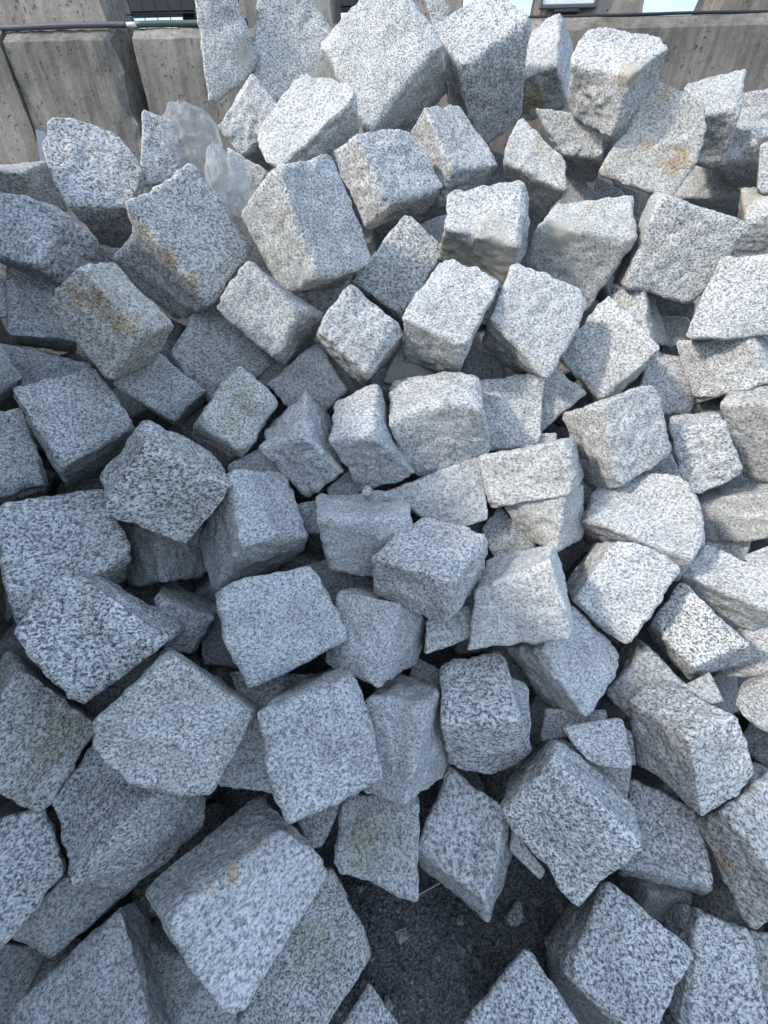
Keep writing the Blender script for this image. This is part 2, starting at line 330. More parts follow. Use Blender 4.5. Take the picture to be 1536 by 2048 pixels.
# ---------------------------------------------------------------- granite blocks
BLOCKS = [  # low tones on stones in the gaps put shade into their colour
([-698,2415,2255,-695,2574,2241,-700,2315,1880,-697,2515,1943,-585,2418,2256,-601,2563,2224,-505,2422,2014,-548,2597,2046],1.0,0.3,0.7,'tall narrow block at the crest, leftmost against the fence and sky',[[1,-560,2407,2034,55]],[],[]),
([-470,2531,2262,-517,2692,2164,-563,2406,1904,-531,2665,1952,-300,2578,2234,-364,2734,2138,-82,2523,1966,-253,2759,1993],1.0,0.3,0.75,'upright block at the crest between the tall narrow one and the big diamond',[[1,-268,2492,1992,63]],[],[]),
([-61,2216,1802,-45,2427,1674,-246,2395,2074,-170,2612,1954,208,2294,2050,267,2522,1944,4,2416,2247,54,2649,2148],1.08,0.25,0.8,'largest pale diamond-shaped block at the crest with a dark underside',[],[],[]),
([302,2352,1987,213,2556,2129,433,2547,1758,317,2762,1915,556,2396,2120,432,2583,2241,614,2568,1861,530,2780,2014],1.0,0.1,0.75,'big crest block with pale top and dark grey front, right of the diamond',[],[],[[325,2519,2142,423,2431,2102,4,4]]),
([172,2918,2336,241,2922,2314,236,2866,2176,287,2930,2240,272,2873,2296,277,2891,2292,326,2892,2227,301,2946,2277],1.0,0.1,0.7,'scrap of a block peeping out behind the diamond at the crest',[],[],[]),
([735,2568,2035,634,2657,2019,862,2692,1916,618,2751,1861,750,2702,2205,655,2779,2174,884,2852,2118,712,2911,2064],1.05,0.05,0.5,'pale wedge-shaped crest block with a brown mossy lower face',[[2,709,2655,1952,118],[0,671,2669,1938,92]],[],[]),
([847,2042,1922,680,2187,1974,868,2121,1775,735,2290,1857,967,2098,1998,768,2265,2078,1018,2213,1897,837,2361,1952],1.05,0.25,0.6,'broad pale-topped block against the right wall with a buff broken edge',[[1,862,2058,1939,58],[0,831,2055,1926,38]],[[3,0,1,-14,15,19],[1,0,3,52,7,9]],[]),
([999,2170,1921,1062,2327,1861,856,2128,1667,985,2312,1662,1176,2087,1850,1222,2252,1797,1119,2038,1588,1171,2241,1605],1.02,0.55,0.6,'tan leaning slab with rust stains, below the right wall',[[0,1109,2072,1703,65],[0,1001,2115,1742,38],[0,1025,2154,1896,29]],[[1,3,0,34,-7,-9]],[]),
([1290,2332,1854,1391,2438,1701,1264,2497,1966,1424,2611,1824,1405,2267,1862,1487,2353,1685,1477,2452,2000,1522,2547,1834],0.98,0.25,0.6,'block behind the rusty tan slab, touching the right wall',[],[],[]),
([1587,2613,1951,1678,2721,1960,1597,2524,1771,1687,2640,1798,1685,2541,1955,1764,2653,1959,1793,2482,1815,1858,2605,1839],0.98,0.1,0.6,'block at the right border just below the wall',[],[],[]),
([1467,2401,1696,1653,2485,1627,1525,2482,1834,1667,2531,1720,1564,2316,1758,1676,2352,1626,1533,2327,1805,1639,2412,1738],1.0,0.15,0.65,'small block tucked under the wall-side blocks near the right border',[],[],[]),
([1561,2298,1764,1656,2395,1719,1588,2224,1604,1683,2357,1611,1644,2252,1777,1708,2360,1739,1705,2170,1608,1753,2307,1614],1.0,0.2,0.6,'sliver of a pale block at the right border under the wall',[],[],[]),
([1478,2691,1580,1618,2818,1479,1552,2733,1726,1693,2858,1622,1726,2486,1578,1894,2622,1489,1589,2490,1676,1774,2651,1618],1.02,0.15,0.5,'flat-lying block just right below the rusty tan slab',[],[],[]),
([1515,2127,1513,1576,2187,1372,1581,2320,1612,1673,2364,1449,1611,2048,1534,1741,2091,1370,1688,2231,1619,1775,2288,1474],1.03,0.45,0.5,'cream-stained block at the right border beside the large speckled square',[[0,1551,2218,1562,47],[1,1577,2236,1578,65]],[],[]),
([895,1674,1595,959,1855,1600,1158,1592,1525,1188,1775,1531,871,1678,1341,908,1848,1331,1100,1615,1295,1150,1792,1293],1.0,0.2,0.85,'large speckled square block with shaded left side, right of the buff-fronted block',[],[],[]),
([547,1776,1517,556,1895,1291,647,1943,1572,640,2067,1352,853,1692,1486,788,1783,1225,900,1894,1588,896,1978,1316],1.03,0.4,0.55,'block with pale jagged top, rust crack and buff front face',[[0,748,1867,1564,29],[0,702,1792,1530,18],[1,623,1761,1488,71]],[],[]),
([334,1376,1298,344,1524,1181,397,1453,1438,423,1612,1337,503,1283,1155,487,1475,1095,605,1413,1364,603,1567,1256],1.1,0.15,0.6,'bright block with dark lower edge, right of the pale block mid pile',[],[[1,3,0,49,30,38]],[]),
([-556,2171,1721,-507,2371,1682,-648,2185,1817,-602,2400,1797,-364,2146,1822,-333,2343,1779,-490,2184,1948,-456,2369,1890],1.05,0.2,0.75,'block left of and behind the grooved pale block below the crest',[],[],[]),
([-379,1968,1682,-334,2096,1626,-482,2116,1789,-431,2228,1710,-112,2066,1866,-89,2173,1782,-309,2195,1947,-245,2303,1864],1.08,0.3,0.5,'pale block with a long chiselled groove along its lower edge',[],[[0,3,0,-10,-15,-20],[1,3,0,70,3,4]],[[-325,2008,1698,-119,2075,1849,12,10]]),
([261,2050,1673,152,2183,1856,213,2148,1555,98,2305,1768,458,2164,1695,302,2296,1876,408,2269,1587,271,2406,1775],0.95,0.15,0.6,'long block tilted down right, under the big diamond',[[0,210,2130,1698,39]],[],[]),
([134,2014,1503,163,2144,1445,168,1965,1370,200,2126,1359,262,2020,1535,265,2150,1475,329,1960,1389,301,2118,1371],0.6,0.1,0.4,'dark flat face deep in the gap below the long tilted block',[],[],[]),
([738,2323,1727,848,2504,1667,627,2362,1872,815,2529,1795,885,2213,1715,948,2381,1639,856,2232,1835,943,2424,1790],1.02,0.1,0.65,'squarish block below the brown mossy crest block',[],[],[]),
([473,2139,1703,563,2302,1577,523,2196,1838,594,2358,1711,700,2035,1606,694,2232,1523,687,2063,1703,764,2270,1633],1.02,0.25,0.6,'peaked block with dark shaded front, under the crest beside a squarish block',[[2,598,2120,1749,35]],[],[]),
([838,2544,1713,893,2683,1663,767,2497,1554,862,2654,1537,1003,2454,1593,1032,2605,1559,926,2456,1497,969,2628,1498],0.95,0.05,0.5,'bluish block half hidden under the peaked block',[],[],[]),
([1004,2506,1658,1047,2600,1622,998,2485,1574,1074,2594,1564,1127,2449,1603,1155,2550,1574,1124,2427,1518,1139,2558,1534],0.9,0.5,0.5,'brownish fragment in the gap left of the rusty tan slab',[],[],[]),
([-1004,1645,1577,-1061,1835,1452,-1035,1796,1791,-1097,1960,1632,-852,1731,1566,-990,1917,1436,-794,1788,1660,-950,2014,1581],0.92,0.05,0.85,'big pointed block with dark underside, nearest the left concrete joint',[],[[0,3,0,-56,24,31],[3,1,0,17,31,40]],[]),
([-952,1514,1571,-922,1662,1416,-1197,1563,1624,-1173,1721,1483,-1016,1401,1438,-1037,1574,1316,-1219,1442,1481,-1215,1636,1385],0.9,0.0,0.75,'large blue-grey block at the left border with a darker right face',[],[],[]),
([-1232,1840,1661,-1266,2039,1695,-1360,1815,1674,-1400,1994,1682,-1248,1875,1556,-1271,2043,1550,-1414,1830,1543,-1429,2018,1563],0.78,0.25,0.7,'dull brownish block under the wall at the left border',[],[],[]),
([-725,1451,1580,-895,1573,1424,-590,1665,1675,-783,1810,1549,-551,1438,1325,-755,1619,1245,-457,1682,1458,-629,1830,1336],1.0,0.3,0.8,'large stepped block split by a brown band across its face',[[0,-680,1446,1512,38],[0,-635,1456,1461,45],[0,-586,1457,1395,43]],[[0,0,3,45,4,5]],[[-716,1445,1561,-563,1439,1342,22,7]]),
([-630,1130,1327,-731,1154,1467,-754,1117,1203,-876,1167,1377,-616,1290,1307,-743,1318,1453,-704,1293,1203,-852,1322,1350],1.0,0.7,0.75,'tan-faced block with a blue-grey right side, below the stepped block',[[0,-712,1146,1398,43],[0,-775,1156,1408,38],[0,-665,1136,1342,39]],[],[]),
([-1195,1389,1258,-1305,1541,1176,-1182,1504,1442,-1304,1650,1353,-1055,1483,1217,-1182,1630,1128,-1038,1576,1373,-1173,1726,1289],0.88,0.0,0.8,'blue-grey block at the left wedged behind the tan-faced block',[],[],[]),
([-1270,1439,1400,-1318,1512,1361,-1277,1385,1292,-1320,1476,1280,-1201,1485,1394,-1269,1548,1349,-1202,1438,1296,-1278,1522,1281],0.9,0.0,0.7,'sliver of a block at the left border level with the tan-faced block',[],[],[]),
([-1218,1365,1230,-1253,1494,1168,-1170,1283,1095,-1218,1426,1055,-1005,1422,1144,-1106,1547,1094,-1049,1376,1057,-1140,1517,1029],0.75,0.0,0.6,'dark flat top in the gap left of the tan-faced block',[],[],[]),
([-1149,1150,1138,-1255,1222,1037,-1128,1191,1263,-1224,1260,1159,-1111,1256,1158,-1230,1350,1085,-1135,1278,1259,-1266,1361,1172],0.95,0.05,0.6,'pale corner of a block at the left border above the speckled block',[],[],[]),
([-895,980,1018,-995,1084,872,-997,1076,1194,-1079,1176,1042,-755,1156,1052,-874,1272,920,-863,1231,1201,-979,1341,1062],0.92,0.02,0.8,'square blue-grey block with layered dark underside, left of the pyramid',[],[],[[-947,1072,926,-835,1209,973,6,5]]),
([-1103,887,960,-1239,983,860,-1117,1015,1143,-1240,1094,1021,-988,1013,938,-1104,1107,836,-1051,1131,1109,-1166,1218,998],0.95,0.02,0.85,'speckled block cut by the left border beside the dark slot',[],[],[]),
([-671,1216,1037,-739,1374,935,-820,1224,1154,-882,1386,1058,-575,1297,1114,-643,1460,1019,-722,1308,1236,-788,1479,1150],0.95,0.1,0.7,'small tilted block above the pyramid-shaped stone, under the tan-faced one',[],[],[]),
([-613,1568,1314,-680,1731,1209,-399,1515,1130,-498,1685,1045,-731,1441,1163,-786,1616,1073,-606,1409,1005,-675,1594,938],0.9,0.15,0.65,'dull block half buried right of the tan-faced block',[],[],[]),
([-534,1106,1095,-632,1232,983,-438,1282,1196,-554,1400,1073,-420,1103,982,-545,1225,864,-342,1275,1077,-439,1398,961],1.0,0.4,0.75,'upright diamond block with greenish mossy specks',[[2,-440,1209,1110,69],[2,-462,1141,1060,45]],[],[]),
([-560,875,1136,-653,1048,1120,-684,800,998,-779,973,982,-413,936,974,-522,1122,976,-550,856,831,-645,1038,827],0.97,0.2,1.0,'pyramid-like block with coarse dark speckles, left of centre',[],[[1,3,0,21,21,26]],[]),
([-371,818,887,-443,996,984,-506,838,664,-586,997,737,-230,933,800,-312,1118,906,-285,1009,648,-416,1146,693],0.96,0.05,0.55,'rounded blue-grey block right beside the pyramid-like one',[],[[3,1,0,-12,-11,-14]],[]),
([-709,838,819,-815,903,646,-813,989,929,-930,1052,753,-881,629,817,-980,687,634,-983,832,993,-1098,880,797],0.98,0.03,0.9,'long coarse-speckled slab at the left border under the pyramid',[],[],[]),
([-727,684,882,-807,809,773,-843,576,821,-904,694,702,-548,611,733,-575,739,627,-718,490,655,-745,624,557],1.03,0.05,1.0,'big bright coarse-speckled block, left side below the long slab',[],[[0,3,0,-12,16,20]],[]),
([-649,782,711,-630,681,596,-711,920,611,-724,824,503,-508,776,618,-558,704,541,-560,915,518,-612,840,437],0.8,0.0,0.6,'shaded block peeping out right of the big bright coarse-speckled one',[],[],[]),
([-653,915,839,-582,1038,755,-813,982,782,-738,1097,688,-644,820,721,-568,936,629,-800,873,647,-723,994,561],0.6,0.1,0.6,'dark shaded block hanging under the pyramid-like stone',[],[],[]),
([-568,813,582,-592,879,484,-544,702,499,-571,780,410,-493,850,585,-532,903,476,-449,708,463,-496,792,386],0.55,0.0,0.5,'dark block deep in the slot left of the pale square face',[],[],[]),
([-486,544,767,-579,650,650,-613,409,726,-664,498,587,-315,482,634,-348,569,492,-391,327,567,-463,423,438],1.0,0.25,0.75,'large rough block with white patches, left of the bottom centre',[[1,-403,489,685,19]],[[3,1,0,-53,-13,-16]],[]),
([-872,547,705,-1035,668,610,-760,522,491,-949,633,382,-902,366,647,-1103,477,537,-824,337,426,-1001,474,350],0.92,0.25,0.85,'big greenish-grey block at the left border, lower half',[[2,-826,469,554,87],[1,-853,429,568,24]],[],[]),
([-524,373,501,-478,409,333,-770,489,451,-715,500,251,-676,213,442,-633,240,264,-814,363,435,-794,380,243],0.95,0.05,0.9,'speckled block with smooth grey right side, below the white-patched one',[],[[1,3,0,9,-7,-9],[3,0,1,56,-2,-3]],[]),
([-830,352,436,-912,372,295,-971,276,496,-1025,318,367,-748,246,352,-846,290,236,-826,122,349,-894,179,234],0.9,0.0,0.85,'block cut by the left border near the bottom, above the dark slab',[],[],[]),
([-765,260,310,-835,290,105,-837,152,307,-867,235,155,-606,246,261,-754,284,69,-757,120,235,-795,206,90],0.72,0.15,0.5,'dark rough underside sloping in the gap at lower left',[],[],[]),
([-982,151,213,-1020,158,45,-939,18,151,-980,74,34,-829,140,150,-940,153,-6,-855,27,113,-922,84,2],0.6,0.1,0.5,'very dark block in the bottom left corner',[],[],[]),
([-616,192,284,-626,233,153,-790,37,243,-794,78,112,-488,20,242,-498,19,56,-654,-93,255,-655,-64,107],0.92,0.0,0.6,'large block at the bottom left with a dark right side',[],[],[]),
([-415,149,489,-542,215,342,-286,34,324,-418,120,201,-230,321,421,-341,419,315,-140,249,310,-259,316,164],1.12,0.12,0.5,'large two-toned block, dark above and white below a rust line',[[0,-282,277,442,25],[0,-331,226,459,22],[0,-361,196,472,15]],[[0,3,0,-13,-6,-7],[1,3,0,14,-3,-4]],[[-381,159,465,-243,293,418,5,-3]]),
([-136,268,304,-218,242,15,-325,28,179,-293,118,20,-29,134,164,-128,222,16,-170,-15,155,-256,87,8],0.8,0.15,0.9,'gravel-coated block lying against the two-toned block at the bottom',[[2,-171,132,233,69]],[],[]),
([-445,98,55,-481,99,-77,-533,19,42,-540,42,-71,-328,20,-7,-391,44,-113,-404,-38,6,-444,-6,-98],0.85,0.0,0.6,'corner of a block at the bottom edge under the two-toned block',[],[],[]),
([-349,536,518,-390,544,414,-414,394,447,-428,439,379,-278,507,467,-334,530,382,-276,389,426,-332,424,346],0.95,0.0,0.6,'block squeezed between the white-patched block and its right neighbour',[],[],[]),
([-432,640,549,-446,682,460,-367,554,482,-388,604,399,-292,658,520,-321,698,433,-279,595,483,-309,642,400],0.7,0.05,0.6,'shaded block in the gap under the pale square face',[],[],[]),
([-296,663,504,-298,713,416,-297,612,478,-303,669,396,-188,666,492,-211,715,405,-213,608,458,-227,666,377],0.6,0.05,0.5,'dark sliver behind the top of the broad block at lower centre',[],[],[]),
([-206,1460,1400,-305,1530,1665,-356,1625,1327,-466,1662,1550,-39,1619,1422,-165,1697,1697,-167,1776,1337,-295,1837,1592],1.05,0.3,0.75,'big block with bright left face and blue-grey top, upper centre',[],[],[]),
([7,1854,1568,-91,1931,1769,-69,1977,1502,-189,2063,1715,219,2031,1625,96,2081,1791,150,2132,1530,32,2208,1730],1.04,0.25,0.75,'block with bright left side and dark ragged underside, under the diamond',[],[],[]),
([440,1592,1478,209,1677,1511,442,1708,1323,209,1830,1404,466,1754,1635,226,1791,1607,530,1830,1428,270,1925,1475],1.06,0.1,0.6,'white-topped block with a smooth buff sawn front',[[1,313,1747,1406,160],[1,407,1677,1399,149],[1,248,1763,1435,112],[1,360,1687,1436,130],[1,421,1635,1442,84]],[],[]),
([-118,1792,1339,-125,2003,1272,81,1874,1541,57,2081,1469,67,1758,1223,71,1958,1141,231,1842,1427,208,2038,1340],1.04,0.25,0.8,'coarse block half hidden right of the big bright-faced block',[],[],[]),
([56,1344,1316,76,1460,1146,179,1492,1447,189,1619,1291,237,1258,1257,241,1396,1116,350,1414,1399,322,1541,1242],1.07,0.12,0.6,'pale block with greyer front, below the buff sawn front',[],[],[]),
([-51,1282,1168,-204,1329,1281,-74,1426,1069,-234,1488,1200,57,1359,1277,-99,1403,1386,53,1509,1185,-114,1561,1303],1.0,0.2,0.6,'diamond block half in shadow at the upper centre',[],[],[]),
([-261,1386,1321,-216,1570,1266,-405,1452,1442,-384,1617,1363,-347,1353,1186,-346,1524,1114,-534,1427,1318,-502,1598,1246],1.02,0.25,0.7,'bright block with dark right face, under the big bright-faced block',[],[],[]),
([-220,1458,1200,-227,1674,1165,-405,1429,1076,-396,1632,1025,-138,1420,1057,-106,1593,968,-271,1382,921,-274,1582,867],1.03,0.25,0.65,'block behind the small ridge-topped stone, left of the shadowed diamond',[],[],[]),
([-228,1070,1059,-252,1290,1097,-375,1094,1004,-374,1276,993,-123,1104,909,-186,1348,977,-251,1099,816,-292,1324,861],0.98,0.05,0.55,'ridge-topped bluish block left of the centre',[],[],[]),
([-26,1065,1063,-21,1287,1133,-157,1095,1026,-157,1290,1061,91,1127,900,30,1342,961,-76,1125,823,-89,1345,890],1.0,0.05,0.55,'narrow block with sharp upright edge, left of the rounded centre block',[],[],[]),
([21,1151,1055,114,1177,844,28,1344,1104,101,1374,899,283,1121,1116,338,1178,944,292,1299,1146,344,1352,970],1.04,0.15,0.6,"rounded bulging block just above the photo's centre",[],[[3,1,0,6,15,19],[3,0,0,13,21,27],[3,0,1,1,-14,-18]],[]),
([314,1381,1100,377,1532,975,360,1255,911,413,1438,830,525,1364,1135,547,1522,1014,521,1239,947,541,1414,849],1.1,0.2,0.6,'small white square block right of the rounded bulging block',[],[],[]),
([555,1428,1159,590,1562,1053,508,1400,1065,580,1546,979,681,1351,1076,698,1498,984,540,1300,951,597,1484,914],0.88,0.2,0.5,'shaded block behind the small white square block',[],[],[]),
([742,1359,1046,856,1514,975,619,1504,1149,722,1662,1082,861,1350,1219,975,1506,1148,732,1512,1343,846,1652,1254],1.06,0.2,0.65,'bright diamond block right of the centre, under the large speckled square',[],[],[]),
([938,1687,1343,1059,1829,1306,873,1769,1292,986,1895,1234,973,1584,1181,1136,1713,1126,899,1672,1138,1040,1818,1106],1.03,0.2,0.5,'peaked block just behind the bright diamond on the right',[],[],[]),
([1105,1799,1214,1176,1874,1168,1143,1727,1113,1202,1826,1100,1195,1757,1220,1235,1841,1181,1230,1713,1155,1266,1802,1122],0.95,0.15,0.6,'little stone in the gap under the large speckled square',[],[],[]),
([1115,1597,1438,1212,1716,1374,1024,1470,1218,1154,1612,1189,1286,1484,1451,1366,1615,1386,1322,1382,1261,1387,1531,1226],1.02,0.15,0.7,'wide block at the right border below the large speckled square',[],[],[]),
([1200,1444,1244,1420,1542,1176,1086,1606,1168,1304,1680,1068,1266,1330,1126,1440,1453,1090,1141,1451,997,1358,1588,978],1.0,0.15,0.7,'long block at the right border above a dark slot',[],[],[]),
([1038,1638,1127,1122,1744,1059,961,1517,932,1052,1634,884,1144,1561,1118,1217,1674,1051,1166,1462,953,1236,1586,902],1.0,0.15,0.7,'upright face between the bright diamond and the long right-hand block',[],[],[]),
([645,1164,1116,820,1236,1155,598,1293,1016,782,1358,1045,714,1046,901,899,1139,967,707,1187,815,871,1270,868],1.0,0.25,0.65,'block with a rounded vertical edge, beige left and grey right, right of centre',[],[],[]),
([965,1272,981,1042,1165,778,1073,1449,945,1146,1355,759,1074,1204,1037,1167,1136,885,1172,1378,997,1262,1300,834],1.05,0.12,0.65,'square white block right of the one with a rounded vertical edge',[],[],[]),
([1133,1325,1043,1301,1262,799,1260,1446,1069,1394,1385,828,1225,1211,1084,1337,1146,839,1334,1343,1125,1413,1313,924],1.0,0.35,0.5,'streaky beige block with a bluish top at the right border',[],[],[]),
([522,1057,1046,615,1216,978,304,1144,946,441,1297,871,553,989,919,656,1156,862,346,1064,805,447,1232,747],1.1,0.25,0.5,'bright flat-faced block right below the small white square',[],[],[]),
([534,1002,901,644,1114,860,384,1080,816,552,1185,765,524,920,745,659,1034,705,485,1024,692,564,1130,642],1.05,0.3,0.5,'cream block directly under the bright flat-faced one',[],[],[]),
([627,1030,794,734,1098,624,717,1145,849,803,1226,696,865,845,791,928,912,620,898,1029,933,1011,1080,742],1.02,0.12,0.5,'broad rounded block with a shaded lower edge, right of the cream block',[],[[3,1,0,29,11,14],[1,3,0,39,-6,-8]],[]),
([1118,1222,721,1188,1140,592,1335,1355,715,1364,1263,573,1271,1075,859,1302,1000,739,1428,1195,836,1407,1127,724],1.02,0.3,0.5,'streaky layered block at the right border below the square white one',[],[],[]),
([943,1002,700,1005,1053,629,938,934,642,1000,1002,590,1020,997,748,1061,1051,677,1012,911,667,1054,974,604],0.98,0.1,0.5,'small face under the right end of the broad rounded block',[],[],[]),
([926,887,681,984,943,548,1024,971,729,1075,1021,587,1088,742,683,1136,785,532,1144,833,738,1216,882,596],1.04,0.25,0.5,'rough cream block at the right border above the coarse slab',[],[],[]),
([1178,1133,597,1271,1183,513,1204,1082,553,1282,1152,492,1304,1108,642,1338,1160,553,1272,1050,589,1304,1120,521],0.95,0.3,0.5,'thin fragment under the streaky layered block',[],[],[]),
([1152,964,687,1231,1016,627,1163,935,676,1234,995,623,1235,961,748,1277,1013,681,1236,898,692,1273,962,638],0.98,0.2,0.5,'small fragment at the right border under the streaky layered block',[],[],[]),
([-175,880,901,-157,860,727,-209,1063,863,-189,1038,682,76,908,882,49,862,674,44,1100,855,30,1064,660],0.97,0.0,0.5,'bluish block with a broken crumbling top edge, at the centre',[],[[3,1,0,-2,-7,-9]],[]),
([16,1102,841,56,1253,710,196,1016,745,210,1178,628,307,1164,937,308,1309,797,334,1034,785,332,1192,660],1.02,0.15,0.4,'smooth pale face behind the cube with three clear faces',[],[],[]),
([156,683,880,-32,795,845,152,671,723,-23,796,705,279,857,871,116,976,846,280,827,691,110,960,683],1.06,0.12,0.75,'cube with three clear faces jutting out at the centre',[],[],[]),
([-441,726,796,-471,821,633,-339,547,635,-379,659,488,-199,821,783,-253,906,621,-105,672,662,-168,772,511],1.02,0.0,0.6,'flat pale square face tilted, left of the centre below the pyramid',[],[[0,3,0,-9,0,1]],[]),
([38,705,757,-137,786,706,-14,573,602,-167,658,556,138,796,579,-38,930,593,94,707,478,-74,792,432],1.03,0.0,0.6,'block coming to a downward point, below the jutting cube',[],[],[]),
([126,751,638,142,807,557,116,677,582,133,740,506,245,775,671,249,828,586,246,705,620,250,765,541],0.95,0.25,0.5,'small rounded stone hanging under the jutting cube',[],[],[]),
([416,745,876,251,770,745,469,628,723,245,673,618,503,904,780,340,961,691,555,773,609,370,835,526],1.2,0.2,0.4,'whitest smooth-faced block, right below the jutting cube',[],[],[]),
([397,1132,762,417,1232,641,334,1089,691,383,1194,579,514,1022,671,520,1135,562,374,1003,631,408,1132,543],0.95,0.0,0.6,'dark bluish block behind the whitest block',[],[],[]),
([664,882,820,706,1029,680,821,802,787,860,945,642,554,786,673,608,944,547,690,694,624,750,846,492],1.1,0.1,0.6,'block with a diagonal drill groove and shaded left side',[],[[1,3,0,24,-26,-34],[0,3,0,5,13,17]],[[650,870,802,773,770,735,13,10]]),
([859,648,573,828,797,558,947,698,416,908,867,427,989,666,646,898,854,683,1096,712,484,1028,895,515],1.08,0.15,1.0,'coarse black-and-white slab leaning right of the grooved block',[],[],[]),
([425,663,622,377,760,490,549,796,650,529,854,470,552,554,480,495,655,354,690,711,538,633,797,394],1.03,0.08,0.5,'bluish block pointing down, under the whitest block',[],[[1,3,0,12,-9,-11]],[]),
([789,732,528,849,870,406,880,635,478,938,771,355,692,669,388,764,802,261,742,594,367,840,718,228],1.05,0.15,0.5,'pale block with a curved cast shadow, under the grooved block',[],[],[]),
([741,451,574,697,601,472,785,347,398,737,507,310,884,501,576,847,654,479,945,416,423,894,561,317],1.02,0.25,0.8,'large cube with dark top and beige left side, lower right',[],[[3,0,1,-10,8,10]],[]),
([872,642,473,936,681,397,899,592,460,949,644,395,940,658,519,978,693,435,950,593,487,987,640,412],0.85,0.0,0.5,'small bluish stone behind the large lower-right cube',[],[],[]),
([1126,819,529,1228,887,430,1054,707,428,1166,790,344,1220,817,623,1306,884,512,1195,674,482,1286,758,390],0.98,0.2,0.5,'block at the right border under the coarse black-and-white slab',[],[],[]),
([1045,650,493,1163,710,396,986,574,465,1110,642,371,1132,643,592,1242,703,486,1104,472,443,1217,550,351],0.85,0.4,0.6,'dull rounded boulder-like block at the right border, lower half',[],[],[]),
([149,502,543,186,474,361,164,686,511,205,669,342,329,495,590,392,480,426,336,693,577,393,668,398],1.0,0.0,0.9,'box-like block with dark top and speckled front, right of bottom centre',[],[[3,0,1,-7,-23,-29]],[]),
([334,639,537,367,651,417,339,502,449,363,572,395,404,616,525,400,654,438,386,501,466,385,551,384],0.8,0.0,0.6,'sliver of a block hidden right of the box-like one',[],[],[]),
([-282,464,670,-293,604,494,-205,302,534,-246,434,350,-68,549,686,-159,674,494,2,374,536,-56,511,357],1.0,0.05,0.65,'broad block with a dark sloping top, lower centre left',[],[[0,3,0,-12,-7,-9]],[]),
([111,516,621,-52,555,560,53,350,452,-68,399,404,169,645,460,34,708,430,190,493,310,22,544,264],1.0,0.03,0.5,'tall block with dark top wedged beside the broad lower-centre block',[],[],[]),
([-103,395,384,-59,446,194,-120,256,350,-84,340,187,84,382,407,76,435,215,74,202,320,80,297,166],0.8,0.15,0.6,'dusty crumbling block above the gravel at the bottom centre',[[2,-35,317,358,74]],[],[]),
([225,202,361,83,300,326,263,189,160,100,302,143,313,364,376,183,467,346,357,334,152,208,447,136],0.9,0.05,0.65,'block ending in a sharp point above the bare gravel',[],[],[]),
([404,415,533,498,544,408,296,351,392,375,482,269,559,264,491,648,382,352,438,189,336,529,319,211],1.03,0.05,0.95,'large coarse slab with dark top right of the gravel patch',[],[],[]),
([484,530,465,537,579,352,535,449,437,577,511,334,632,531,509,656,578,391,632,429,456,658,491,349],1.0,0.0,0.7,'flat broken piece lying behind the large coarse slab',[],[],[]),
([569,492,365,628,507,257,616,412,329,648,459,255,680,475,376,688,505,284,645,397,341,657,437,255],0.85,0.05,0.7,'block under the flat broken piece',[],[],[]),
([477,599,419,511,627,328,453,533,376,495,572,295,628,583,450,642,613,357,621,536,432,630,573,343],0.75,0.0,0.6,'shaded block behind the flat broken piece',[],[],[]),
([679,564,402,734,572,280,673,478,351,719,539,290,707,544,398,724,575,303,696,473,364,714,523,289],0.8,0.05,0.6,'sliver beside the flat broken piece',[],[],[]),
([631,295,195,702,309,2,728,481,249,800,466,19,806,242,267,881,254,72,859,393,277,935,417,96],0.95,0.0,0.8,'bluish block with a thin lower edge, right of the large coarse slab',[],[],[]),
([832,347,418,831,366,293,1055,456,408,1016,436,232,897,190,409,871,173,238,1086,268,359,1075,279,222],0.98,0.3,0.75,'large block at the right border with a rough beige left side',[[0,848,284,284,50]],[],[]),
([552,240,263,556,257,-15,703,124,256,687,160,2,409,99,214,435,173,9,534,-2,226,554,56,1],0.95,0.0,0.95,'large coarse block at the bottom right with a shaded left side',[],[],[]),
([781,199,208,787,238,53,900,166,187,905,207,35,694,12,67,726,110,-12,875,4,78,871,72,-41],0.97,0.0,0.85,'block at the bottom right corner beside the large coarse one',[],[],[]),
([919,171,147,987,166,29,886,56,92,952,92,17,1011,154,179,1039,166,77,977,54,143,1010,80,51],0.8,0.2,0.6,'brownish face cut by the right border at the bottom',[],[],[]),
([335,140,203,352,130,-2,174,18,131,246,53,-25,427,21,171,426,68,27,302,-78,130,314,-21,-11],0.95,0.0,0.85,'corner of a speckled block rising from the bottom edge, right of centre',[],[],[]),
([-35,84,150,-48,74,29,-102,11,124,-90,28,31,34,26,125,10,43,34,-30,-25,128,-48,-2,36],0.9,0.0,0.8,'small tip of a block rising from the bottom edge at the centre',[],[],[]),
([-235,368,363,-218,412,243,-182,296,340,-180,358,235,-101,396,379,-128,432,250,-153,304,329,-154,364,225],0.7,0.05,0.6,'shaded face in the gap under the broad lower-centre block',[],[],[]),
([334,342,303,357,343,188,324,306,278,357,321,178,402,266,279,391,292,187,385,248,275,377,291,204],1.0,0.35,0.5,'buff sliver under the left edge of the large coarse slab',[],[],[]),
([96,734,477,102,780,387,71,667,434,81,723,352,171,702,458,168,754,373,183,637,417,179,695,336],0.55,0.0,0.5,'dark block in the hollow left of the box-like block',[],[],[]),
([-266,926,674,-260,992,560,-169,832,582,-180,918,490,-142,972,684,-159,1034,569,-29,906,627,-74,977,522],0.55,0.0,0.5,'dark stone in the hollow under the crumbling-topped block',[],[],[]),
([-279,1040,836,-288,1106,768,-262,982,772,-272,1055,713,-203,1060,840,-220,1124,772,-186,991,764,-207,1064,705],0.55,0.05,0.5,'dark stone in the slot left of the crumbling-topped block',[],[],[]),
